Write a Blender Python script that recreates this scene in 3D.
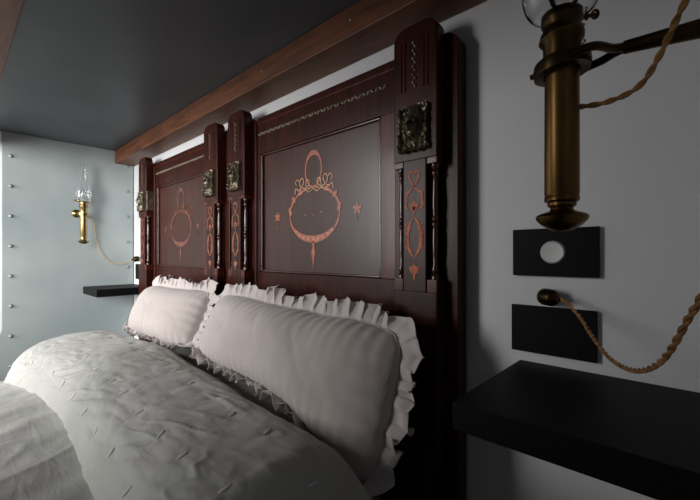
import bpy, bmesh, math, random
from mathutils import Vector, Matrix, noise
random.seed(7)
S = bpy.context.scene
PI = math.pi
for o in list(bpy.data.objects): bpy.data.objects.remove(o)
COL = S.collection

# ------------------------------------------------------------------ camera, light, exposure
CZ = 1.0                                    # camera height above the floor; heights below are z + CZ
YAW = math.radians(42.6)
cam_d = bpy.data.cameras.new('camera'); cam = bpy.data.objects.new('camera', cam_d); COL.objects.link(cam)
cam.location = (0, -0.78, CZ); cam.rotation_euler = (PI/2, 0, YAW)
cam_d.sensor_width = 36; cam_d.lens = 36*370/700; cam_d.shift_y = 4/700; cam_d.clip_start = 0.01
S.camera = cam
w = bpy.data.worlds.new('world'); S.world = w; w.use_nodes = True
w.node_tree.nodes['Background'].inputs[0].default_value = (0.9, 0.95, 1.0, 1)
w.node_tree.nodes['Background'].inputs[1].default_value = 0.05
def area(name, loc, target, sx, sy, power, col, spread=180):
    l = bpy.data.lights.new(name, 'AREA'); l.shape = 'RECTANGLE'; l.size = sx; l.size_y = sy; l.energy = power; l.color = col; l.spread = math.radians(spread)
    o = bpy.data.objects.new(name, l); COL.objects.link(o); o.location = loc
    o.rotation_euler = (Vector(target)-Vector(loc)).to_track_quat('-Z', 'Y').to_euler(); return o
area('window_daylight', (-2.02, -2.3, CZ+0.42), (-1.95, 0, CZ-.04), 0.9, 1.1, 23, (1.0, 0.985, 0.965), 86)
area('end_wall_fill', (0.3, -2.5, CZ+0.4), (-2.5, -.4, CZ+0.1), 0.9, 1.2, 9, (0.98, 1.0, 0.99), 55)  # added fill light, aimed to brighten the metal end wall only
S.view_settings.view_transform = 'Standard'; S.view_settings.look = 'None'
S.view_settings.gamma = 1; S.view_settings.use_curve_mapping = False
S.view_settings.exposure = 0.0

# ------------------------------------------------------------------ materials
def lin(c): return tuple((x/255/12.92 if x/255 <= .04045 else ((x/255+.055)/1.055)**2.4) for x in c)+(1,)
def mat(name, col, rough=.5, metal=0, spec=.5, noise_scale=None, col2=None, stretch=(1,1,1), bump=0, bump_scale=60, coat=0, detail=4, sheen=0, rough2=None):
    m = bpy.data.materials.new(name); m.use_nodes = True; nt = m.node_tree; N = nt.nodes; L = nt.links
    b = N['Principled BSDF']; b.inputs['Base Color'].default_value = lin(col); b.inputs['Roughness'].default_value = rough
    b.inputs['Metallic'].default_value = metal; b.inputs['Specular IOR Level'].default_value = spec
    b.inputs['Coat Weight'].default_value = coat; b.inputs['Coat Roughness'].default_value = .12; b.inputs['Sheen Weight'].default_value = sheen
    tc = N.new('ShaderNodeTexCoord'); mp = N.new('ShaderNodeMapping'); mp.inputs['Scale'].default_value = stretch
    L.new(tc.outputs['Object'], mp.inputs['Vector'])
    if noise_scale:
        n = N.new('ShaderNodeTexNoise'); n.inputs['Scale'].default_value = noise_scale; n.inputs['Detail'].default_value = detail
        L.new(mp.outputs[0], n.inputs['Vector'])
        r = N.new('ShaderNodeValToRGB'); r.color_ramp.elements[0].color = lin(col); r.color_ramp.elements[1].color = lin(col2 or col)
        r.color_ramp.elements[0].position = .35; r.color_ramp.elements[1].position = .68
        L.new(n.outputs['Fac'], r.inputs[0]); L.new(r.outputs[0], b.inputs['Base Color'])
        if rough2 is not None:
            q = N.new('ShaderNodeMapRange'); q.inputs[3].default_value = rough; q.inputs[4].default_value = rough2
            L.new(n.outputs['Fac'], q.inputs[0]); L.new(q.outputs[0], b.inputs['Roughness'])
    if bump:
        n2 = N.new('ShaderNodeTexNoise'); n2.inputs['Scale'].default_value = bump_scale; n2.inputs['Detail'].default_value = 5
        L.new(mp.outputs[0], n2.inputs['Vector'])
        bp = N.new('ShaderNodeBump'); bp.inputs['Strength'].default_value = bump; bp.inputs['Distance'].default_value = .004
        L.new(n2.outputs['Fac'], bp.inputs['Height']); L.new(bp.outputs[0], b.inputs['Normal'])
    return m
M = {}
M['wall'] = mat('white_paint', (214,214,216), .8, bump=.15, bump_scale=25)
M['ceiling'] = mat('dark_grey_sheet', (84,88,94), .42, spec=.5, noise_scale=3, col2=(70,74,80))
M['metal_sheet'] = mat('galvanised_sheet', (144,154,155), .5, spec=.4, noise_scale=2.2, col2=(168,175,174), bump=.04, bump_scale=12, rough2=.4)
M['rivet'] = mat('rivet_metal', (134,144,148), .4, metal=.4)
M['floor'] = mat('floor_boards', (92,70,52), .5, noise_scale=6, col2=(70,52,38), stretch=(1,12,1))
M['beam'] = mat('oiled_pine', (112,66,38), .5, noise_scale=7, col2=(74,42,25), stretch=(1,9,9), bump=.1, bump_scale=12, detail=6)
M['wood'] = mat('mahogany', (58,22,14), .34, noise_scale=9, col2=(33,12,8), stretch=(9,9,1), spec=.18, coat=.0, bump=.05, bump_scale=9, detail=6)
M['panel'] = mat('mahogany_panel', (60,28,20), .34, spec=.4, noise_scale=7, col2=(44,21,16), stretch=(8,8,1), coat=.05, bump=.03, bump_scale=6, detail=6)
M['wood_red'] = mat('red_mahogany', (84,32,18), .36, spec=.25, noise_scale=9, col2=(52,18,13), stretch=(9,9,1), coat=.1)
M['ebony'] = mat('dark_turned_wood', (50,20,14), .25, coat=.3)
M['carve'] = mat('carved_wood', (120,104,86), .35, noise_scale=60, col2=(48,36,28))
M['post_inlay'] = mat('orange_inlay', (190,98,54), .5, spec=.3, noise_scale=60, col2=(150,68,36))
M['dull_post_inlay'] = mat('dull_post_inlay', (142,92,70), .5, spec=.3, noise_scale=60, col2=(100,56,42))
M['hazed_inlay'] = mat('hazed_inlay', (108,66,52), .45, noise_scale=60, col2=(78,42,34))  # far panel's inlay, with the haze of reflections painted into its colour
M['inlay'] = mat('satinwood_inlay', (172,94,64), .4, noise_scale=60, col2=(134,62,42))
M['pale_inlay'] = mat('pale_inlay', (196,150,118), .4, noise_scale=60, col2=(160,104,74))
M['mount'] = mat('dark_bronze', (122,112,92), .34, metal=.7, noise_scale=30, col2=(50,44,36))
M['linen'] = mat('grey_linen', (180,171,168), .9, spec=.15, noise_scale=5, col2=(170,161,158), bump=.2, bump_scale=260, sheen=.2)
M['ruffle'] = mat('ruffle_linen', (178,170,168), .9, spec=.15, bump=.2, bump_scale=260, sheen=.2)
M['duvet'] = mat('stonewashed_linen', (170,169,165), .62, spec=.3, noise_scale=4, col2=(156,156,151), bump=.22, bump_scale=42, stretch=(1,1,1), sheen=.15)
M['tuft'] = mat('tuft_thread', (196,194,190), .8, spec=.2)
M['sheet'] = mat('mattress_ticking', (190,188,184), .9)
M['black'] = mat('black_paint', (11,11,12), .55, spec=.12, noise_scale=10, col2=(10,10,11))
M['shelf'] = mat('black_shelf_paint', (13,13,15), .55, spec=.15, bump=.06, bump_scale=40)
M['brass'] = mat('aged_brass', (128,98,58), .34, metal=1, noise_scale=14, col2=(92,68,38), stretch=(1,1,.3))
M['bright_brass'] = mat('polished_brass', (164,144,102), .28, metal=1, noise_scale=14, col2=(128,108,70))
M['dark_brass'] = mat('tarnished_brass', (84,66,38), .36, metal=1, noise_scale=20, col2=(58,46,30))
M['button'] = mat('frosted_button', (206,206,206), .5)
M['pale_cord'] = mat('pale_silk_cord', (186,168,128), .7, noise_scale=120, col2=(150,130,92))
M['cord'] = mat('gold_silk_cord', (176,132,76), .7, noise_scale=120, col2=(120,82,44))
M['divan'] = mat('divan_base_cloth', (60,56,54), .9)
def crinkle(m):
    nt = m.node_tree; N = nt.nodes; L = nt.links; b = N['Principled BSDF']
    tc = N.new('ShaderNodeTexCoord'); prev = None
    for rot, st, sc, a, d in ((.5, (1,4,1), 9, .30, .006), (-.9, (1,4,1), 7, .28, .006), (.1, (1,3,1), 40, .10, .003)):
        mp = N.new('ShaderNodeMapping'); mp.inputs['Scale'].default_value = st; mp.inputs['Rotation'].default_value = (0, 0, rot)
        n = N.new('ShaderNodeTexNoise'); n.inputs['Scale'].default_value = sc; n.inputs['Detail'].default_value = 6; n.inputs['Distortion'].default_value = .8
        bp = N.new('ShaderNodeBump'); bp.inputs['Strength'].default_value = a; bp.inputs['Distance'].default_value = d
        L.new(tc.outputs['Object'], mp.inputs['Vector']); L.new(mp.outputs[0], n.inputs['Vector']); L.new(n.outputs['Fac'], bp.inputs['Height'])
        if prev: L.new(prev.outputs[0], bp.inputs['Normal'])
        prev = bp
    L.new(prev.outputs[0], b.inputs['Normal'])
crinkle(M['duvet'])
def glass():
    m = bpy.data.materials.new('clear_glass'); m.use_nodes = True; b = m.node_tree.nodes['Principled BSDF']
    b.inputs['Transmission Weight'].default_value = 1; b.inputs['Roughness'].default_value = .02; b.inputs['IOR'].default_value = 1.45
    b.inputs['Base Color'].default_value = (.97,.98,.98,1); return m
M['glass'] = glass()
M['filament'] = mat('filament', (190,150,90), .4, metal=.6)

# ------------------------------------------------------------------ helpers
def obj(name, bm, m, parent=None, smooth=False, bevel=0, loc=None, label=None):
    me = bpy.data.meshes.new(name)
    bmesh.ops.recalc_face_normals(bm, faces=bm.faces)
    bm.to_mesh(me); bm.free()
    o = bpy.data.objects.new(name, me); COL.objects.link(o); me.materials.append(m)
    if smooth:
        for p in me.polygons: p.use_smooth = True
        if len(me.polygons) < 9000 and name not in ('ruffle',): me.set_sharp_from_angle(angle=math.radians(48))
    if bevel:
        b = o.modifiers.new('bevel', 'BEVEL'); b.width = bevel; b.segments = 2; b.limit_method = 'ANGLE'; b.angle_limit = .6
        for p in me.polygons: p.use_smooth = True
        wn = o.modifiers.new('wn', 'WEIGHTED_NORMAL'); wn.keep_sharp = True
    if parent: o.parent = parent
    if loc: o.location = loc
    if label: o['label'] = label
    return o
def struct(o): o['kind'] = 'structure'; return o
def thing(name, label, cat, loc=(0,0,0), group=None):
    o = bpy.data.objects.new(name, None); COL.objects.link(o); o.location = loc; o.empty_display_size = .05
    return tag(o, label, cat, group)
def tag(o, label, cat, group=None):
    o['label'] = label; o['category'] = cat
    if group: o['group'] = group
    return o
def box(bm, x0, x1, y0, y1, z0, z1):
    v = [bm.verts.new((x, y, z)) for x in (x0, x1) for y in (y0, y1) for z in (z0, z1)]
    for f in ((0,1,3,2), (4,6,7,5), (0,4,5,1), (2,3,7,6), (0,2,6,4), (1,5,7,3)): bm.faces.new([v[i] for i in f])
def BX(*a):
    bm = bmesh.new(); box(bm, *a); return bm
def prism(bm, pts, y0, y1):                   # outline in XZ, extruded in Y
    a = [bm.verts.new((x, y0, z)) for x, z in pts]; b = [bm.verts.new((x, y1, z)) for x, z in pts]
    n = len(pts)
    bm.faces.new(a); bm.faces.new(b[::-1])
    for i in range(n): bm.faces.new((a[i], b[i], b[(i+1) % n], a[(i+1) % n]))
def lathe(bm, prof, c=(0,0,0), seg=24, sx=1, sy=1, rot=None):
    rings = []
    for r, z in prof:
        ring = []
        for k in range(seg):
            t = 2*PI*k/seg
            p = Vector((max(r, 1e-5)*math.cos(t)*sx, max(r, 1e-5)*math.sin(t)*sy, z))
            if rot: p = rot @ p
            ring.append(bm.verts.new(p+Vector(c)))
        rings.append(ring)
    for a, b in zip(rings, rings[1:]):
        for k in range(seg): bm.faces.new((a[k], a[(k+1) % seg], b[(k+1) % seg], b[k]))
    if prof[0][0] > 1e-4: bm.faces.new(rings[0][::-1])
    if prof[-1][0] > 1e-4: bm.faces.new(rings[-1])
def catmull(P, n=12):
    P = [Vector(p) for p in P]; out = []; Q = [2*P[0]-P[1]]+P+[2*P[-1]-P[-2]]
    for i in range(1, len(Q)-2):
        for k in range(n):
            t = k/n; a, b, c, d = Q[i-1:i+3]
            out.append(.5*((2*b)+(c-a)*t+(2*a-5*b+4*c-d)*t*t+(-a+3*b-3*c+d)*t**3))
    out.append(P[-1]); return out
def tube(bm, pts, r, seg=10, closed=False, cap=True):
    pts = [Vector(p) for p in pts]; n = len(pts); rings = []; up = Vector((0,0,1)); prevn = None
    for i, p in enumerate(pts):
        if closed: t = pts[(i+1) % n]-pts[i-1]
        else: t = pts[min(i+1, n-1)]-pts[max(i-1, 0)]
        t.normalize()
        if prevn is None: nn = t.cross(up if abs(t.z) < .9 else Vector((1,0,0)))
        else: nn = prevn-t*prevn.dot(t)
        nn.normalize(); prevn = nn; bn = t.cross(nn)
        rr = r(i/(n-1)) if callable(r) else r
        rings.append([bm.verts.new(p+rr*(math.cos(2*PI*k/seg)*nn+math.sin(2*PI*k/seg)*bn)) for k in range(seg)])
    m = n if closed else n-1
    for i in range(m):
        a, b = rings[i], rings[(i+1) % n]
        for k in range(seg): bm.faces.new((a[k], a[(k+1) % seg], b[(k+1) % seg], b[k]))
    if cap and not closed: bm.faces.new(rings[0][::-1]); bm.faces.new(rings[-1])
def twisted(bm, path, R, pitch):             # two strands twisted round each other
    pts = catmull(path, 40); L = 0; fr = []; prevn = None
    for i, p in enumerate(pts):
        t = (pts[min(i+1, len(pts)-1)]-pts[max(i-1, 0)]).normalized()
        nn = t.cross(Vector((.3,.2,1))) if prevn is None else prevn-t*prevn.dot(t)
        nn.normalize(); prevn = nn
        if i: L += (p-pts[i-1]).length
        fr.append((p, nn, t.cross(nn), L))
    for s in (0, PI):
        tube(bm, [p+R*.5*(math.cos(2*PI*l/pitch+s)*n+math.sin(2*PI*l/pitch+s)*b) for p, n, b, l in fr], R*.62, 7)
def ribbon2d(bm, pts, wid, y, t=.0012, closed=False):     # raised flat band following an XZ path
    n = len(pts); L = []
    for i in range(n):
        if closed: a, b = pts[i-1], pts[(i+1) % n]
        else: a, b = pts[max(i-1, 0)], pts[min(i+1, n-1)]
        dx, dz = b[0]-a[0], b[1]-a[1]; l = math.hypot(dx, dz) or 1
        nx, nz = -dz/l, dx/l; h = (wid(i/(n-1)) if callable(wid) else wid)/2
        x, z = pts[i]
        L.append([bm.verts.new(p) for p in ((x+nx*h, y, z+nz*h), (x+nx*h, y-t, z+nz*h), (x-nx*h, y-t, z-nz*h), (x-nx*h, y, z-nz*h))])
    for i in range(n if closed else n-1):
        a, b = L[i], L[(i+1) % n]
        for k in range(4): bm.faces.new((a[k], a[(k+1) % 4], b[(k+1) % 4], b[k]))
    if not closed: bm.faces.new(L[0]); bm.faces.new(L[-1][::-1])
def cm2(P, n=8): return [(p.x, p.y) for p in catmull([(a, b, 0) for a, b in P], n)]
def flat(bm, pts, y, t=.0012): prism(bm, pts, y-t, y)

# ------------------------------------------------------------------ setting
struct(obj('floor', BX(-3.0, 1.2, -4.0, 0.1, -.1, 0), M['floor']))
struct(obj('wall_back', BX(-2.60, .10, 0, .10, 0, CZ+.70), M['wall']))
struct(obj('wall_left', BX(-2.64, -2.552, -1.5, 0, 0, CZ+.70), M['wall']))
struct(obj('wall_right', BX(.030, .10, -.60, 0, 0, CZ+.617), M['wall']))
struct(obj('ceiling', BX(-2.60, .10, -.775, 0, CZ+.617, CZ+.66), M['ceiling']))
# riveted metal cladding on the left partition, with a rounded widening below
pts = [(-.598, CZ+.617), (-.004, CZ+.617), (-.004, .05), (-.70, .05), (-.70, CZ-.42)]
for k in range(9):
    t = k/8*PI/2; pts.append((-.598-.05+.05*math.sin(t), CZ-.37-.05*math.cos(t)))
bm = bmesh.new(); prism(bm, pts, 0, .022)
bmesh.ops.rotate(bm, verts=bm.verts, matrix=Matrix.Rotation(PI/2, 3, 'Z'))
bmesh.ops.transform(bm, verts=bm.verts, matrix=Matrix(((1,0,0,0),(0,1,0,0),(0,0,1,0),(0,0,0,1))))
clad = struct(obj('trim_3', bm, M['metal_sheet'], bevel=.003, loc=(-2.53, 0, 0)))
clad['label'] = 'blue-grey riveted metal sheet cladding the left end of the alcove'
for y in (-.563, -.034):
    for k in range(8):
        bm = bmesh.new(); lathe(bm, [(.0095, 0), (.0095, .002), (.008, .005), (.0045, .007), (0, .0078)], seg=16, rot=Matrix.Rotation(PI/2, 3, 'Y'))
        o = obj('rivet', bm, M['rivet'], clad, smooth=True, loc=(.0, y, CZ+(.496-.152*k if y < -.3 else .535-.1535*k)))
# beams
def beam(name, y0, y1):
    bm = BX(-2.528, .0295, y0, y1, CZ+.540, CZ+.616)
    return struct(obj(name, bm, M['beam'], bevel=.003))
b1 = beam('trim_1', -.105, -.001); b1['label'] = 'reddish brown timber beam under the ceiling along the headboard wall'
b2 = beam('trim_2', -.775, -.668); b2['label'] = 'brown timber beam along the front edge of the ceiling'
for x in (-2.1, -1.55, -1.0, -.62):
    bm = bmesh.new(); lathe(bm, [(.004, 0), (.004, .001), (0, .002)], seg=10, rot=Matrix.Rotation(PI/2, 3, 'X'))
    obj('screw', bm, M['rivet'], b1, loc=(x, -.105, CZ+.58))

# ------------------------------------------------------------------ headboards
def rounded_slab(bm, x0, x1, y0, y1, z0, z1, r):
    pts = [(x0, z0), (x1, z0)]
    for k in range(9): t = k/8*PI/2; pts.append((x1-r+r*math.cos(t), z1-r+r*math.sin(t)))
    for k in range(9): t = PI/2+k/8*PI/2; pts.append((x0+r+r*math.cos(t), z1-r+r*math.sin(t)))
    prism(bm, pts, y0, y1)
def g(x, z, cx, cz, sx, sz, a): return a*math.exp(-((x-cx)/sx)**2-((z-cz)/sz)**2)
def mask_bm(w=.078, h=.106, seed=1):          # relief of a curly-haired head in a leafy frame
    bm = bmesh.new(); nx, nz = 56, 76; G = []
    for i in range(nx+1):
        row = []
        for j in range(nz+1):
            x = (i/nx-.5)*w; z = (j/nz-.5)*h; X = x/w*2; Z = z/h*2
            d = .005
            fr = max(abs(X), abs(Z))
            if fr > .8: d += .004+.003*abs(math.sin(18*math.atan2(X, Z)))
            hair = math.hypot(X/.62, (Z-.25)/.62)
            if hair < 1.15: d += .010*max(0, 1.15-hair)**.5+.0035*math.sin(40*X+seed)*math.cos(34*Z)
            face = math.hypot(X/.40, (Z-.10)/.50)
            if face < 1: d = .013+.012*math.sqrt(1-face*face)
            d += g(X, Z, 0, .06, .07, .17, .008)+g(X, Z, 0, .33, .32, .07, .004)     # nose, brow
            d -= g(X, Z, .16, .2, .09, .07, .006)+g(X, Z, -.16, .2, .09, .07, .006)  # eyes
            d += g(X, Z, 0, -.14, .13, .04, .004)-g(X, Z, 0, -.19, .12, .025, .003)  # mouth
            if Z < -.4: d += .005*abs(math.sin(9*X)*math.cos(11*Z+2))+g(X, Z, 0, -.6, .3, .2, .006)
            d += .004*noise.noise(Vector((X*7+seed, Z*7, seed)))*(.05 if face < 1 else 1)
            if i in (0, nx) or j in (0, nz): d = 0
            sh = 1 if fr < .9 else 1-.06*abs(math.sin(7*math.atan2(X, Z)))
            row.append(bm.verts.new((x*sh, -d, z*sh)))
        G.append(row)
    for i in range(nx):
        for j in range(nz): bm.faces.new((G[i][j], G[i+1][j], G[i+1][j+1], G[i][j+1]))
    c = bm.verts.new((0, 0, 0))
    per = [G[i][0] for i in range(nx)]+[G[nx][j] for j in range(nz)]+[G[i][nz] for i in range(nx, 0, -1)]+[G[0][j] for j in range(nz, 0, -1)]
    for a, b in zip(per, per[1:]+per[:1]): bm.faces.new((a, b, c))
    return bm
def spindle_bm():
    L = .250
    P = [(.0095,0),(.0095,.008),(.006,.012),(.0085,.018),(.0085,.024),(.0055,.030),(.0065,.05),(.0078,.08),(.0072,.105),(.0055,.112),(.0085,.117),(.0085,.121),(.006,.125),
         (.0085,.129),(.0085,.133),(.0055,.138),(.0072,.146),(.0078,.17),(.0065,.2),(.0055,.222),(.0085,.227),(.0085,.233),(.006,.238),(.0095,.242),(.0095,.25)]
    bm = bmesh.new(); lathe(bm, P, seg=16); return bm
def post_inlay(root, cx, y, mt):                  # heart, bell flower, leaf pair, bud
    bm = bmesh.new()
    zm = lambda z: z+.002 if z > .089 else .082+(z-.05)*.935
    T = lambda P: [(cx+a, CZ+zm(b)) for a, b in P]
    ribbon2d(bm, T(cm2([(0,.148),(-.010,.163),(-.012,.175),(-.006,.182),(0,.176),(.006,.182),(.012,.175),(.010,.163),(0,.148)])), .0045, y)
    for s in (-1, 1):
        ribbon2d(bm, T(cm2([(0,.148),(s*.010,.138),(s*.019,.132),(s*.020,.118),(s*.0215,.104),(s*.016,.098)])), lambda t: .003+.0035*math.sin(t*PI), y)
        ribbon2d(bm, T(cm2([(0,.050),(s*.010,.036),(s*.0175,.010),(s*.017,-.012),(s*.009,-.034),(0,-.047)])), lambda t: .002+.0075*math.sin(t*PI), y)
        for q in range(5):
            zq = .030-.014*q
            ribbon2d(bm, T([(s*(.0185), zq), (s*.0235, zq+.005)]), .003, y)
    flat(bm, T([(0,.125),(.002,.112),(.012,.108),(.007,.096),(.0015,.090),(.001,.055),(-.001,.055),(-.0015,.090),(-.007,.096),(-.012,.108),(-.002,.112)]), y)
    flat(bm, T([(0,-.058),(.004,-.066),(.014,-.070),(.009,-.082),(.004,-.084),(0,-.104),(-.004,-.084),(-.009,-.082),(-.014,-.070),(-.004,-.066)]), y)
    for k in range(2): flat(bm, T([(-.0028,-.0),(0,.004),(.0028,0),(0,-.004)] if k else [(-.004,.10),(0,.104),(.004,.10),(0,.092)]), y)
    obj('post_inlay', bm, mt, root)
def panel_inlay(root, cx, y, INL):
    T = lambda P: [(cx+a, CZ+b) for a, b in P]
    e = lambda ax, az, cz, t0, t1, n: [(ax*math.cos(t0+(t1-t0)*k/n), cz+az*math.sin(t0+(t1-t0)*k/n)) for k in range(n+1)]
    bm = bmesh.new()
    ribbon2d(bm, T(e(.112, .078, .125, PI*.03, PI*.40, 20)), lambda t: .004+.006*abs(math.sin(t*7)), y)
    ribbon2d(bm, T(e(.112, .078, .125, PI*.60, PI*.97, 20)), lambda t: .004+.006*abs(math.sin(t*7)), y)
    ribbon2d(bm, T(e(.112, .083, .125, PI*.97, PI*1.2, 12)), lambda t: .003+.006*t, y)
    ribbon2d(bm, T(e(.112, .083, .125, PI*1.8, PI*2.03, 12)), lambda t: .009-.006*t, y)
    ribbon2d(bm, T(e(.112, .080, .125, PI*1.2, PI*1.8, 30)), lambda t: .010+.011*math.sin(t*PI), y)
    ribbon2d(bm, T(e(.036, .052, .256, PI*.1, PI*.9, 18)), lambda t: .005+.010*math.sin(t*PI)**2, y)
    ribbon2d(bm, T(e(.036, .052, .256, PI*.9, PI*2.1, 26)), .0055, y)
    flat(bm, T([(0,.040),(.006,.034),(.004,.020),(.009,.002),(.006,-.014),(.003,-.022),(0,-.050),(-.003,-.022),(-.006,-.014),(-.009,.002),(-.004,.020),(-.006,.034)]), y)
    for s in (-1, 1):
        for t0 in (.20, .33): 
            x, z = .112*math.cos(PI*t0)*s, .125+.078*math.sin(PI*t0)
            flat(bm, T([(x+s*.012, z+.012), (x-s*.004, z+.008), (x-s*.008, z-.008), (x+s*.008, z-.004)]), y-.0003)
        flat(bm, T([(s*.120,.146),(s*.108,.150),(s*.101,.128),(s*.112,.118)]), y-.0003)
    obj('garland_inlay', bm, INL, root)
    bm = bmesh.new()
    for s in (-1, 1):
        ribbon2d(bm, T(cm2([(s*.006,.205),(s*.022,.200),(s*.034,.214),(s*.028,.228),(s*.018,.222),(s*.024,.206),(s*.045,.204),(s*.062,.216),(s*.058,.234),(s*.046,.232),(s*.046,.218),(s*.066,.200),(s*.082,.206),(s*.086,.190)])), .0035, y-.0006)
        ribbon2d(bm, T(cm2([(0,.200),(s*.018,.190),(s*.034,.198),(s*.05,.192),(s*.066,.186)])), .003, y-.0006)
        ribbon2d(bm, T(cm2([(s*.062,.226),(s*.074,.234),(s*.084,.226),(s*.078,.216)])), .003, y-.0006)
    for x, z in ((-.036,.120),(0,.117),(.036,.126)): flat(bm, T([(x-.0028,z),(x,z+.0028),(x+.0028,z),(x,z-.0028)]), y)
    for k in range(9):
        t = PI*(1.24+.065*k); x, z = .112*math.cos(t), .125+.080*math.sin(t)
        flat(bm, T([(x-.005,z),(x,z+.004),(x+.005,z),(x,z-.004)]), y-.0012, .0005)
    obj('ribbon_inlay', bm, M['pale_inlay'] if INL is M['inlay'] else INL, root)
    for s in (-1, 1):
        bm = bmesh.new(); P = []
        for k in range(30):
            t = 2*PI*k/30+PI/2; r = .0055+.0105*abs(math.cos(2.5*(t-PI/2))); P.append((s*.178+r*math.cos(t), .124+r*math.sin(t)))
        flat(bm, T(P), y); ribbon2d(bm, T([(s*.178,.106),(s*.178,.092)]), .0008, y); flat(bm, T([(s*.178-.003,.090),(s*.178,.094),(s*.178+.003,.090),(s*.178,.084)]), y)
        obj('flower_inlay', bm, INL, root)
def make_headboard(left_block):
    root = thing('headboard', '', 'headboard')
    W0, W1 = -.8635, 0.0                     # local x: right edge at 0
    # posts
    for side, (x0, x1) in (('l', (W0, W0+.112)), ('r', (W1-.112, W1))):
        cx = (x0+x1)/2
        bm = bmesh.new()
        rounded_slab(bm, x0, x1, -.080, -.046, CZ+.208, CZ+.511, .030)
        box(bm, x0+.026, x1-.026, -.080, -.046, CZ-.085, CZ+.210)
        box(bm, x0, x1, -.0800, -.046, CZ-.62, CZ-.083)
        obj('post', bm, M['wood'], root, bevel=.0025)
        bm = bmesh.new(); rounded_slab(bm, x0-(.022 if side == 'r' else .028), x1+(.032 if side == 'r' else .022), -.046, -.006, CZ-.62, CZ+.483, .034)
        obj('post_back', bm, M['wood'], root, bevel=.003)
        # fluted facing above the mask
        bm = bmesh.new()
        for q in (-.034, -.024, .024, .034): tube(bm, [(cx+q, -.0805, CZ+.365), (cx+q, -.0805, CZ+.476)], .0015, 8)
        obj('fluting', bm, M['wood'], root, smooth=True)
        bm = bmesh.new()
        for q in range(12):
            lathe(bm, [(0,-.0045),(.0035,-.002),(.0042,.001),(0,.0045)], (cx+.0025*(-1)**q, -.0805, CZ+.372+q*.0088), 8)
        obj('carved_strip', bm, M['carve'], root, smooth=True)
        obj('mask_mount', mask_bm(seed=2 if side == 'l' else 5), M['mount'], root, smooth=True, loc=(cx, -.0795, CZ+.277))
        for sx in (x0+.013, x1-.013):
            obj('spindle', spindle_bm(), M['ebony'], root, smooth=True, loc=(sx, -.064, CZ-.063-.0+.008))
            # small blocks the spindle stands between
            for za, zb in ((-.0835, -.0555), (.195, .2085)):
                obj('spindle_block', BX(sx-.012, sx+.012, -.079, -.048, CZ+za, CZ+zb), M['wood_red'], root, bevel=.001)
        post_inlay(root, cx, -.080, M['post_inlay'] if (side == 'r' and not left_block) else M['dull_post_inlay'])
    if left_block:
        bm = BX(W0+.1115, W0+.1175, -.078, -.012, CZ+.228, CZ+.330)
        obj('corner_mount', bm, M['mount'], root, bevel=.002)
    # framed panel between the posts
    a, b = W0+.112+.022-.002, W1-.112-.022+.002
    bm = bmesh.new()
    box(bm, a, b, -.040, -.008, CZ+.349, CZ+.477)      # top rail
    obj('top_rail', bm, M['wood'], root, bevel=.002)
    obj('bottom_rail', BX(a, b, -.040, -.008, CZ-.62, CZ-.062), M['wood'], root, bevel=.002)
    obj('stile', BX(a, a+.020, -.040, -.008, CZ-.0625, CZ+.3495), M['wood'], root, bevel=.002)
    obj('stile', BX(b-.050, b, -.040, -.008, CZ-.0625, CZ+.3495), M['wood_red'], root, bevel=.002)
    obj('panel', BX(a+.018, b-.048, -.029, -.012, CZ-.064, CZ+.351), M['panel'], root)
    # moulding around the panel
    bm = bmesh.new(); X0, X1, Z0, Z1 = a+.020, b-.050, CZ-.062, CZ+.349; m = .007
    for q in ((X0, X0+m, Z0, Z1), (X1-m, X1, Z0, Z1), (X0, X1, Z0, Z0+m), (X0, X1, Z1-m, Z1)): box(bm, q[0], q[1], -.0385, -.0285, q[2], q[3])
    obj('moulding', bm, M['ebony'], root, bevel=.002)
    bm = bmesh.new(); box(bm, a+.004, b-.004, -.0425, -.0395, CZ+.452, CZ+.458)
    obj('top_bead', bm, M['wood_red'], root, bevel=.001)
    # carved leaf strip on the top rail
    bm = bmesh.new(); n = int((b-a-.02)/.0135)
    for k in range(n):
        x = a+.012+k*.0135; z = CZ+.418
        R = Matrix.Rotation(math.radians(55 if k % 2 else -55), 3, 'Y')
        lathe(bm, [(0,-.0095),(.004,-.005),(.0052,.001),(.003,.006),(0,.0105)], (x, -.0405, z), 7, rot=R)
        lathe(bm, [(0,-.0025),(.0025,0),(0,.0025)], (x+.0067, -.041, z+.004*(-1)**k), 6)
    obj('carved_frieze', bm, M['carve'], root, smooth=True)
    panel_inlay(root, (X0+X1)/2, -.029, M['hazed_inlay'] if left_block else M['inlay'])
    return root
h1 = make_headboard(False); h1.location = (-.394, 0, 0)
h1['label'] = 'nearer dark mahogany headboard behind the large ruffled pillow, its floral inlay bright and clear'; h1['group'] = 'inlaid mahogany headboards'
h2 = make_headboard(True); h2.location = (-1.336, 0, 0)
h2['label'] = 'farther dark mahogany headboard behind the smaller pillow, nearest the metal end wall'; h2['group'] = 'inlaid mahogany headboards'

# ------------------------------------------------------------------ bed
bed = thing('divan_bed', 'divan bed base and mattress standing under the duvet, against the headboards', 'bed', (-1.2, -1.1, 0))
def rel(o, root): o.parent = root; o.matrix_parent_inverse = Matrix.Translation(-Vector(root.location)); return o
o = obj('divan_base', BX(-2.05, -.55, -2.1, -.10, .06, .24), M['divan'], bevel=.01); rel(o, bed)
for x in (-1.95, -.62):
    for y in (-2.0, -.2):
        bm = bmesh.new(); lathe(bm, [(.02,0),(.026,.062)], (x, y, 0), 16); rel(obj('foot', bm, M['black']), bed)
o = obj('mattress', BX(-2.06, -.54, -2.12, -.09, .24, .470), M['sheet'], bevel=.03); rel(o, bed)

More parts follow.
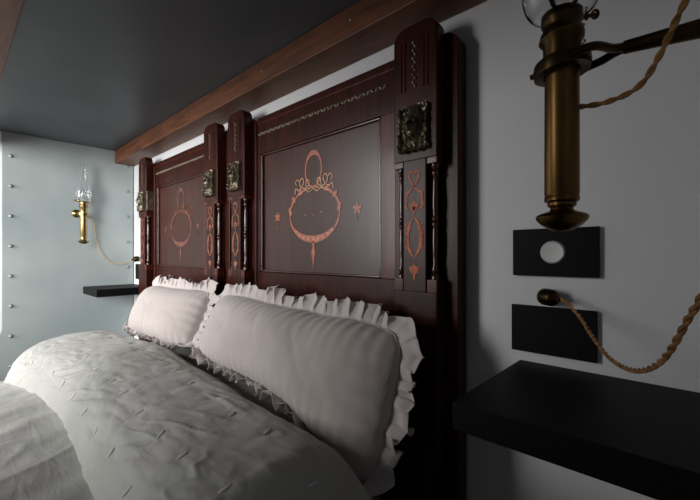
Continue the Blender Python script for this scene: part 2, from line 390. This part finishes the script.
# duvet: folded-back flap with tufts and a lower layer
duvet = thing('duvet', 'pale grey tufted linen duvet with a puffed fold, spread over the bed below the pillows', 'duvet', (-1.2, -.7, .5))
tufts = []
for r in range(5):
    for c in range(15):
        tufts.append((-1.95+c*.118+(r % 2)*.059+random.uniform(-.014, .014), .12+.17*r+random.uniform(-.012, .012)))
def sstep(a, b, t): t = max(0, min(1, (t-a)/(b-a))); return t*t*(3-2*t)
def flap_point(x, s):
    # s 0..1 : from behind (under pillows) over the top and down to the front edge
    yb = -.203-.060*sstep(-1.5, -.35, x)-.008*math.sin(9*x)
    yf = -.612-.055*sstep(-1.2, -2.0, x) if False else -.607-.030*(1-sstep(-2.0, -1.1, x))+.008*math.sin(5*x+1)
    yc, hw = (yb+yf)/2, (yb-yf)/2
    th = PI*s
    base = .49
    top = .690+.010*math.sin(4.1*x+.6)+.006*math.sin(9*x)
    le = sstep(-2.06, -1.74, x)
    top = base+(top-base)*(.35+.65*math.sqrt(max(0, le)))
    re_ = 1-sstep(-.47, -.35, x)
    top = base+(top-base)*(.55+.45*re_)
    c, sn = math.cos(th), math.sin(th)
    ex = .55+.36*(1-sstep(.05, .5, s))
    Y = yc+hw*(abs(c)**.75)*(1 if c > 0 else -1)
    Z = base+(top-base)*sn**ex
    # left end pulled back in plan toward the wall side at the front
    Xp = x+.16*sstep(.45, 1, s)*(1-sstep(-2.05, -1.5, x))
    return Vector((Xp, Y, Z))
NX, NS = 420, 170
bm = bmesh.new(); G = []
for i in range(NX+1):
    x = -2.04+1.68*i/NX; row = []
    for j in range(NS+1):
        s = j/NS; p = flap_point(x, s)
        q = flap_point(x, min(1, s+.004)); q0 = flap_point(x, max(0, s-.004)); t = (q-q0).normalized(); nrm = Vector((1,0,0)).cross(t)
        if nrm.z < 0: nrm = -nrm
        d = 0
        for tx, ts in tufts:
            dx, ds = (x-tx), (s-ts)*.62
            if abs(dx) < .09 and abs(ds) < .09:
                r2 = dx*dx+ds*ds
                d -= .0030*math.exp(-r2/.00030)
                ang = math.atan2(ds, dx); d += .0005*math.sin(5*ang+tx*50)*math.exp(-r2/.0014)*min(1, r2/.0003)
        v = Vector((x, s*.6, 3))
        d += .012*noise.noise(v*3.2)+.004*noise.noise(Vector((x*7+s*6, s*9-x*3, 5)))+.0012*noise.noise(Vector((x*26, s*20, 9)))
        d += .0022*abs(noise.noise(Vector((x*12+s*14, s*7-x*11, 2))))*2
        cr = noise.noise(Vector((x*5-s*2, s*16+x*9, 11))); d += .0030*math.exp(-(cr/.06)**2)*max(0, noise.noise(Vector((x*5, s*4, 21)))+.15)*2
        d += .0006*noise.noise(Vector((x*70, s*40, 1)))
        row.append(bm.verts.new(p+nrm*d))
    G.append(row)
for i in range(NX):
    for j in range(NS): bm.faces.new((G[i][j], G[i+1][j], G[i+1][j+1], G[i][j+1]))
for e in (G[0], G[-1]): bm.faces.new(e)
# underside
for i in range(NX): bm.faces.new((G[i][0], G[i][NS], G[i+1][NS], G[i+1][0]))
FR = {(i, j): (G[i][j].co.copy(), (G[i+1][j].co-G[i-1][j].co).normalized(), (G[i][j+1].co-G[i][j-1].co).normalized()) for i in range(1, NX) for j in range(1, NS)}
flap = rel(obj('folded_flap', bm, M['duvet'], smooth=True), duvet)
TUFT_AT = []
for tx, ts in tufts:
    i = int((tx+2.04)/1.68*NX); j = int(ts*NS)
    if 2 < i < NX-2 and 2 < j < NS-2: TUFT_AT.append((i, j))
rt = random.Random(5)
def tuft(P, X_, Y_, L_=.011):
    a = rt.uniform(-.35, .35); u = (Y_*math.cos(a)+X_*math.sin(a)).normalized(); n = X_.cross(Y_)
    if n.z < 0: n = -n
    n.normalize(); v = u.cross(n); bm = bmesh.new()
    bmesh.ops.create_uvsphere(bm, u_segments=10, v_segments=8, radius=1)
    for q in bm.verts:
        c = q.co.copy(); q.co = u*c.x*L_+v*c.y*.0032*(1-.3*c.x*c.x)+n*(c.z*.0018)
    o = obj('stitched_tuft', bm, M['tuft'], duvet, smooth=True); o.location = P-Vector(duvet.location)+n*.0012
for i, j in TUFT_AT: tuft(*FR[(i, j)])
# lower layer spreads towards the foot
NXB, NYB = 300, 240
bm = bmesh.new(); G = []
def low(x, y):
    z = .578+.010*math.sin(3*x+2*y)
    if x < -1.38: z -= .068*((-1.38-x)/.62)**1.7
    if x > -.6: z -= 1.2*((x+.6))**1.5
    z += .040*sstep(-.38, -.27, y)*(1-sstep(-.75, -.55, x))
    z = max(z, .49)
    dx = 0
    for k in range(-3, 12):
        tx = -1.95+.15*k
        for r in range(9):
            ty = -.70-.145*r; ttx = tx+.075*(r % 2)
            ax, ay = x-ttx, y-ty
            if abs(ax) < .07 and abs(ay) < .07:
                r2 = ax*ax+ay*ay; z -= .004*math.exp(-r2/.0004)
                z += .0045*math.exp(-(ax/.010)**2-(ay/.003)**2)
    z += (.012*noise.noise(Vector((x*4, y*4, 8))))+.006*noise.noise(Vector((x*12+y*5, y*9, 4)))++.006*math.exp(-(noise.noise(Vector((x*9+y*7, y*3-x*3, 6)))/.10)**2)*max(0, noise.noise(Vector((x*3, y*3, 2)))+.3)+.001*noise.noise(Vector((x*34, y*34, 6)))
    return z
for i in range(NXB+1):
    row = []
    for j in range(NYB+1):
        x = -2.05+1.52*i/NXB; y = -.10-2.02*j/NYB
        row.append(bm.verts.new((x, y, low(x, y))))
    G.append(row)
for i in range(NXB):
    for j in range(NYB): bm.faces.new((G[i][j], G[i+1][j], G[i+1][j+1], G[i][j+1]))
# skirt & closed bottom
per = [G[i][0] for i in range(NXB)]+[G[NXB][j] for j in range(NYB)]+[G[i][NYB] for i in range(NXB, 0, -1)]+[G[0][j] for j in range(NYB, 0, -1)]
B = [bm.verts.new((v.co.x, v.co.y, min(v.co.z-.004, .482))) for v in per]
n = len(per)
for k in range(n): bm.faces.new((per[k], per[(k+1) % n], B[(k+1) % n], B[k]))
bm.faces.new(B)
rel(obj('lower_layer', bm, M['duvet'], smooth=True), duvet)

# ------------------------------------------------------------------ pillows
def make_pillow(W, H, T, seed, n_pleat, sag, front_back=1.0):
    """local frame: x width, z height, -y front; seam outline is a superellipse"""
    rnd = random.Random(seed)
    def outline(t):
        c, s = math.cos(t), math.sin(t); e = .30
        x = W/2*abs(c)**e*(1 if c > 0 else -1); z = H/2*abs(s)**e*(1 if s > 0 else -1)
        return sagf(x, z)
    def sagf(x, z):
        u = x/(W/2)
        z2 = z-sag*max(0, u)**2*(.5-z/H)*1.0
        z2 += -.012*(1-u*u)*(1 if z > 0 else -.6)*abs(z)/(H/2)
        return x, z2
    bm = bmesh.new()
    N1, N2 = 150, 90; F, Bk = [], []
    for i in range(N1+1):
        ft, bt = [], []
        for j in range(N2+1):
            a = i/N1*2-1; b = j/N2*2-1
            # map square to superellipse-ish pillow
            x = a*W/2*(1-.035*b*b*0-.02*(1-a*a)*0); z = b*H/2
            pa = 1-.075*abs(b)**5+.010*noise.noise(Vector((b*3, seed, 1))); pb = 1-.11*abs(a)**7+.03*noise.noise(Vector((a*4, seed, 5))); x *= pa; z *= pb
            X, Z = sagf(x, z)
            p = max(0, (1-abs(a)**2.6))*max(0, (1-abs(b)**2.6)); h = T/2*p**.5
            ed = min(1-abs(a), (1-abs(b))*H/W*1.0)
            wr = 0
            dxe, dze = (1-abs(a))*W/2, (1-abs(b))*H/2
            wr += .0036*math.sin(x*210+3*noise.noise(Vector((x*8, z*8, seed))))*math.exp(-dze/.026)*min(1, dze/.004)
            wr += .0040*math.sin(z*190+3*noise.noise(Vector((x*8, z*8, seed+3))))*math.exp(-dxe/.03)*min(1, dxe/.004)
            wr += .016*noise.noise(Vector((x*6, z*7, seed)))*p+.003*noise.noise(Vector((x*22, z*22, seed)))*p
            wr -= .005*max(0, .12-abs(noise.noise(Vector((x*5+z*6, z*4-x*4, seed+9)))))/.12*p**.5*.4
            ys = -.022*((1-b)/2)**2.5
            ft.append(bm.verts.new((X, ys-(h*1.25+wr*min(1, p*6+.3)), Z)))
            bt.append(ft[-1] if (i in (0, N1) or j in (0, N2)) else bm.verts.new((X, ys+h*.75, Z)))
        F.append(ft); Bk.append(bt)
    for i in range(N1):
        for j in range(N2):
            bm.faces.new((F[i][j], F[i+1][j], F[i+1][j+1], F[i][j+1]))
            try: bm.faces.new((Bk[i][j], Bk[i][j+1], Bk[i+1][j+1], Bk[i+1][j]))
            except ValueError: pass
    # ruffle along the seam
    seam = [F[i][0].co.copy() for i in range(N1)]+[F[N1][j].co.copy() for j in range(N2)]+[F[i][N2].co.copy() for i in range(N1, 0, -1)]+[F[0][j].co.copy() for j in range(N2, 0, -1)]
    cum = [0]
    for a, b in zip(seam, seam[1:]+seam[:1]): cum.append(cum[-1]+(b-a).length)
    LT = cum[-1]
    def at(l):
        l %= LT; k = 0
        lo, hi = 0, len(cum)-1
        while hi-lo > 1:
            m = (lo+hi)//2
            if cum[m] <= l: lo = m
            else: hi = m
        a, b = seam[lo], seam[(lo+1) % len(seam)]; f = (l-cum[lo])/max(1e-9, cum[lo+1]-cum[lo])
        return a.lerp(b, f)
    bm2 = bmesh.new(); NL = n_pleat*14; NW = 9; R = []
    ph = [rnd.uniform(-.6, .6) for _ in range(n_pleat+1)]; am = [rnd.uniform(.35, 1.5) for _ in range(n_pleat+1)]; wd = [rnd.uniform(.65, 1.25) for _ in range(n_pleat+1)]
    def lerpn(A, f): k = int(f) % n_pleat; g_ = f-int(f); A2 = A[:n_pleat]; return A2[k]*(1-g_)+A2[(k+1) % n_pleat]*g_
    for i in range(NL):
        f = i/NL*n_pleat; l = f/n_pleat*LT
        p = at(l); t0 = at(l-.02); t1 = at(l+.02); t = (t1-t0).normalized(); out = Vector((t.z, 0, -t.x))
        if out.dot(p) < 0: out = -out
        phi = 2*PI*f+lerpn(ph, f)*3.0; A = lerpn(am, f); wv = lerpn(wd, f)
        be = math.radians(84)*sstep(.2, .9, -out.z)+math.radians(8)
        O = out*math.cos(be)+Vector((0, -1, 0))*math.sin(be)
        Nn = Vector((0, 1, 0))*math.cos(be)+out*math.sin(be)
        row = []
        for j in range(NW+1):
            s = j/NW; k = s**.75
            nz_ = noise.noise(Vector((f*1.7, s*2.2, seed)))
            y = .0120*A*math.sin(phi+.9*s*A)*k+.010*nz_*s+.0025*math.sin(2.3*phi+1)*k
            tang = .0085*A*math.sin(2*phi+1.1+s)*k+.006*noise.noise(Vector((f*2.1, s*2, seed+7)))*s
            wdt = .046*wv*s
            q = p+O*(wdt+.004*math.cos(phi)*s)+t*tang+Nn*(y+(.006*s*(1-min(1, be*1.5))))
            if j == 0: q = p-out*.004+Vector((0, .002*math.sin(phi), 0))
            row.append(bm2.verts.new(q))
        R.append(row)
    for i in range(NL):
        a, b = R[i], R[(i+1) % NL]
        for j in range(NW): bm2.faces.new((a[j], b[j], b[j+1], a[j+1]))
    bm3 = bmesh.new()
    pts = [at(LT*k/240)*.992+Vector((0, -.004, 0)) for k in range(240)]
    tube(bm3, [p+Vector((0, .0015*math.sin(k*1.9), 0)) for k, p in enumerate(pts)], .0026, 6, closed=True)
    return bm, bm2, bm3
def place_pillow(label, cat, loc, rot, *a):
    root = thing('pillow', label, cat, loc, 'ruffled linen pillows'); root.rotation_euler = rot
    bm, bm2, bm3 = make_pillow(*a)
    o = obj('pillow_case', bm, M['linen'], root, smooth=True)
    o = obj('ruffle', bm2, M['ruffle'], root, smooth=True)
    sl = o.modifiers.new('solid', 'SOLIDIFY'); sl.thickness = .0012
    ss = o.modifiers.new('sub', 'SUBSURF'); ss.levels = 1; ss.render_levels = 1
    obj('gathered_seam', bm3, M['ruffle'], root, smooth=True)
    return root
place_pillow('large pale pinkish-grey pillow with ruffled edge, in front, leaning on the nearer headboard', 'pillow',
             (-.798, -.176, CZ-.243), (math.radians(-18), math.radians(2), 0), .745, .222, .15, 3, 46, .12)
place_pillow('smaller-looking ruffled pillow at the back, leaning on the farther headboard', 'pillow',
             (-1.535, -.176, CZ-.238), (math.radians(-20), math.radians(-1), 0), .57, .222, .15, 8, 38, .0)

# ------------------------------------------------------------------ shelves
def shelf(label, x0, x1, y0):
    o = tag(obj('wall_shelf', BX(x0, x1, y0, -.001, CZ-.252, CZ-.212), M['shelf'], bevel=.0015), label, 'shelf', 'black floating shelves')
    return o
shelf('large black floating shelf in the right foreground below the socket plates', -.252, .029, -.289)
shelf('small far black floating shelf on the metal end wall, left of the headboards', -2.528, -2.245, -.262).location.z = .028

# ------------------------------------------------------------------ wall plates
def plate(x0, x1, z0, z1): return BX(x0, x1, -.009, -.001, CZ+z0, CZ+z1)
p1 = thing('switch_plate', 'black wall plate with a round pale button, upper of the two right of the headboards', 'light switch', (-.193, 0, CZ+.0))
p1.location = (-.190, -.001, CZ+.003)
obj('plate', BX(-.073, .073, -.009, 0, -.0455, .0455), M['black'], p1, bevel=.001)
bm = bmesh.new(); lathe(bm, [(.0205,0),(.0205,.003),(.0185,.005),(.017,.0045),(0,.0045)], seg=32, rot=Matrix.Rotation(PI/2, 3, 'X')); obj('button', bm, M['button'], p1, smooth=True, loc=(0, -.009, 0), label='round pale grey button')
bm = bmesh.new(); tube(bm, [(.0208*math.cos(2*PI*k/40), 0, .0208*math.sin(2*PI*k/40)) for k in range(40)], .0012, 8, closed=True); obj('button_ring', bm, M['rivet'], p1, smooth=True, loc=(0, -.0095, 0))
tag(obj('blank_plate', BX(-.2655, -.1205, -.010, -.001, CZ-.192, CZ-.101), M['black'], bevel=.001), 'plain black wall plate below the switch plate, just above the near shelf', 'wall plate')
tag(obj('blank_plate', BX(-2.475, -2.33, -.010, -.001, CZ-.150, CZ-.060), M['black'], bevel=.001), 'plain black wall plate half hidden behind the farthest headboard post', 'wall plate')

# ------------------------------------------------------------------ lamps
def make_lamp(label, brass, dark, x, y, zb, wall_x, wy, wz, ring_z, gl_seed=0):
    root = thing('wall_lamp', label, 'wall lamp', (x, y, zb), 'brass oil-lamp style wall lights')
    sgn = 1 if wall_x > x else -1
    bm = bmesh.new(); lathe(bm, [(0,0),(.009,.0006),(.014,.0026),(.0210,.0066),(.0262,.0115),(.0275,.0150),(.0255,.0175),(.017,.0203),(.0125,.022),(.0115,.0245),(.0150,.027),(.0150,.030),(.012,.032),(0,.032)], sx=.91, sy=.91, seg=32)
    obj('knob', bm, brass, root, smooth=True)
    bm = bmesh.new(); lathe(bm, [(0,.031),(.0165,.031),(.0182,.032),(.0182,.036),(.0175,.0373),(.0175,.0382),(.0181,.0395),(.0178,.166),(.0182,.2),(.018,.205),(0,.205)], sx=.91, sy=.91, seg=40)
    obj('tube', bm, brass, root, smooth=True)
    bm = bmesh.new(); lathe(bm, [(.0188,.176),(.0195,.178),(.0195,.196),(.0225,.200),(.0232,.2045),(.0225,.2085),(.0198,.212),(.0198,.217),(.0215,.2195),(.0215,.2285),(.0195,.2305),(.0150,.2305),(0,.2305)], sx=.91, sy=.91, seg=40)
    obj('burner_collar', bm, dark, root, smooth=True)
    # thin wire turned round the collar
    bm = bmesh.new(); tube(bm, [(.0208*math.cos(t*.2), .0208*math.sin(t*.2), .194+.0005*t+.003*math.sin(t*.2)) for t in range(32)], .0011, 8); obj('wire_ring', bm, brass, root, smooth=True)
    # thumb screws
    for k, ang in enumerate((YAW+math.radians(8), YAW+PI+.75, YAW+PI*1.5)):
        d = Vector((math.cos(ang), math.sin(ang), 0)); bm = bmesh.new()
        s = (.36, 0)[k % 2]
        tube(bm, [d*.019+Vector((0,0,0.2260)), d*.030+Vector((0,0,0.2300)), d*.038+Vector((0,0,0.2325))], .0022, 8)
        bm2_ = Matrix.Rotation(0, 3, 'Z')
        tube(bm, [d*.037+Vector((0,0,0.2320)), d*.0385+Vector((0,0,0.2328)), d*.040+Vector((0,0,0.2334)), d*.0415+Vector((0,0,0.2340))], lambda t: .0052 if .1 < t < .9 else .003, 10)
        tube(bm, [d*.029+Vector((0,0,0.2260)), d*.029+Vector((0,0,0.2400))], .0016, 8)
        obj('thumb_screw', bm, dark, root, smooth=True)
    # ring holder and forked arm
    rz = ring_z
    bm = bmesh.new()
    Rr = []
    for k in range(40):
        t = 2*PI*k/40; Rr.append((.0228*math.cos(t), .0228*math.sin(t), rz+.003*math.cos(t)*sgn))
    rings = []
    for k, p in enumerate(Rr):
        c = Vector(p); d = Vector((p[0], p[1], 0)).normalized()
        rings.append([bm.verts.new(c+d*a+Vector((0,0,b))) for a, b in ((-.0055,-.0065),(-.0055,.0065),(.0035,.0065),(.0045,0),(.0035,-.0065))])
    for k in range(40):
        a, b = rings[k], rings[(k+1) % 40]
        for q in range(5): bm.faces.new((a[q], b[q], b[(q+1) % 5], a[(q+1) % 5]))
    obj('holder_ring', bm, dark, root, smooth=True)
    W = Vector((wall_x-x, wy-y, wz-zb)); bm = bmesh.new()
    J = Vector((sgn*.052, W.y*.40, rz+.004)); side = Vector((0, 1, 0))
    for s in (-1, 1):
        tube(bm, catmull([(sgn*.012, s*.022, rz+.001), (sgn*.032, s*.019, rz+.003), J+Vector((-sgn*.008, s*.006, 0)), J+Vector((sgn*.004, 0, .0))], 6), .0042, 10)
    tube(bm, catmull([J, J.lerp(W, .5), W-Vector((sgn*.004, 0, 0))], 8), lambda t: .0062+.003*t, 14)
    obj('arm', bm, dark, root, smooth=True)
    bm = bmesh.new(); lathe(bm, [(0,.012),(.010,.012),(.013,.008),(.020,.005),(.0225,.002),(.0225,0),(0,0)], seg=32, rot=Matrix.Rotation(-sgn*PI/2, 3, 'Y'))
    obj('wall_rose', bm, brass, root, smooth=True, loc=(W.x-sgn*.001, W.y, W.z))
    # screw stub on the outer side of the ring
    bm = bmesh.new(); tube(bm, [(-sgn*.024, 0, rz), (-sgn*.031, 0, rz-.001)], .003, 10); obj('screw', bm, brass, root, smooth=True)
    # chimney: onion bulb and tall neck, real wall thickness
    out = [(.0165,.229),(.021,.2295),(.031,.233),(.0370,.245),(.0390,.262),(.0365,.293),(.030,.315),(.0195,.345),(.0145,.375),(.0125,.405),(.0128,.435)]
    sm = [(p.x, p.y) for p in catmull([(a, b, 0) for a, b in out], 5)]
    inn = [(r-.0013, z) for r, z in sm[::-1]]
    bm = bmesh.new(); lathe(bm, sm+inn+[sm[0]], seg=48)
    bmesh.ops.remove_doubles(bm, verts=bm.verts, dist=1e-6)
    obj('glass_chimney', bm, M['glass'], root, smooth=True)
    bm = bmesh.new(); P = [(.006,.231),(.0065,.246),(.009,.264),(.0105,.272),(.0095,.284),(.005,.298),(0,.304)]
    lathe(bm, P+[(max(0, r-.0006), z-.0004) for r, z in P[::-1]], seg=24); obj('bulb', bm, M['glass'], root, smooth=True)
    bm = bmesh.new(); tube(bm, [(.003,0,.246),(.004,0,.268),(.002,0,.284),(-.002,0,.284),(-.004,0,.268),(-.003,0,.246)], .0005, 6); obj('filament', bm, M['filament'], root)
    return root
make_lamp('large dark brass lamp hanging in the right foreground in front of the white wall', M['brass'], M['dark_brass'], -.100, -.3405, CZ+.024, .029, -.325, CZ+.200, .173)
make_lamp('small far bright brass lamp with clear glass chimney on the metal end wall', M['bright_brass'], M['bright_brass'], -2.420, -.281, CZ+.054, -2.529, -.292, CZ+.226, .163)

# ------------------------------------------------------------------ cords with their plugs
def cord(label, path, R, pitch, plug_at, plug_dir, cat='cord'):
    root = thing('lamp_cord', label, cat, plug_at, 'twisted gold lamp cords')
    P = Vector(plug_at)
    bm = bmesh.new(); twisted(bm, [Vector(p)-P for p in path], R, pitch); obj('twisted_flex', bm, M['pale_cord' if P.x < -2 else 'cord'], root, smooth=True)
    d = Vector(plug_dir).normalized(); q = d.to_track_quat('Z', 'Y').to_matrix()
    bm = bmesh.new(); lathe(bm, [(0,0),(.009,.0),(.0145,.003),(.0160,.009),(.0155,.025),(.0135,.030),(.0085,.033),(.0040,.036),(.0040,.042),(0,.042)], seg=24, rot=q)
    obj('outlet_knob', bm, M['dark_brass'], root, smooth=True)
    return root
cord('gold twisted cord from the near lamp down to its outlet on the white wall',
     [(-.1795,-.030,CZ-.080), (-.165,-.035,CZ-.084), (-.138,-.060,CZ-.104), (-.110,-.115,CZ-.125), (-.078,-.190,CZ-.137), (-.045,-.27,CZ-.128), (-.020,-.33,CZ-.100), (-.002,-.37,CZ-.055), (.012,-.400,CZ-.010), (.023,-.415,CZ+.08),
      (.022,-.400,CZ+.185), (.012,-.385,CZ+.225), (-.004,-.365,CZ+.208), (-.020,-.345,CZ+.180), (-.036,-.334,CZ+.160), (-.062,-.328,CZ+.154), (-.090,-.330,CZ+.155)],
     .0028, .026, (-.209, -.012, CZ-.080), (.85, -.5, -.05))
cord('pale gold cord hanging from the far lamp across the riveted metal wall',
     [(-2.418,-.262,CZ+.200), (-2.45,-.235,CZ+.20), (-2.50,-.215,CZ+.172), (-2.510,-.205,CZ+.10), (-2.505,-.185,CZ+.015), (-2.495,-.150,CZ-.040), (-2.480,-.10,CZ-.058), (-2.46,-.06,CZ-.048), (-2.445,-.030,CZ-.036)],
     .0030, .018, (-2.432, -.002, CZ-.026), (-.35, -.9, -.2))
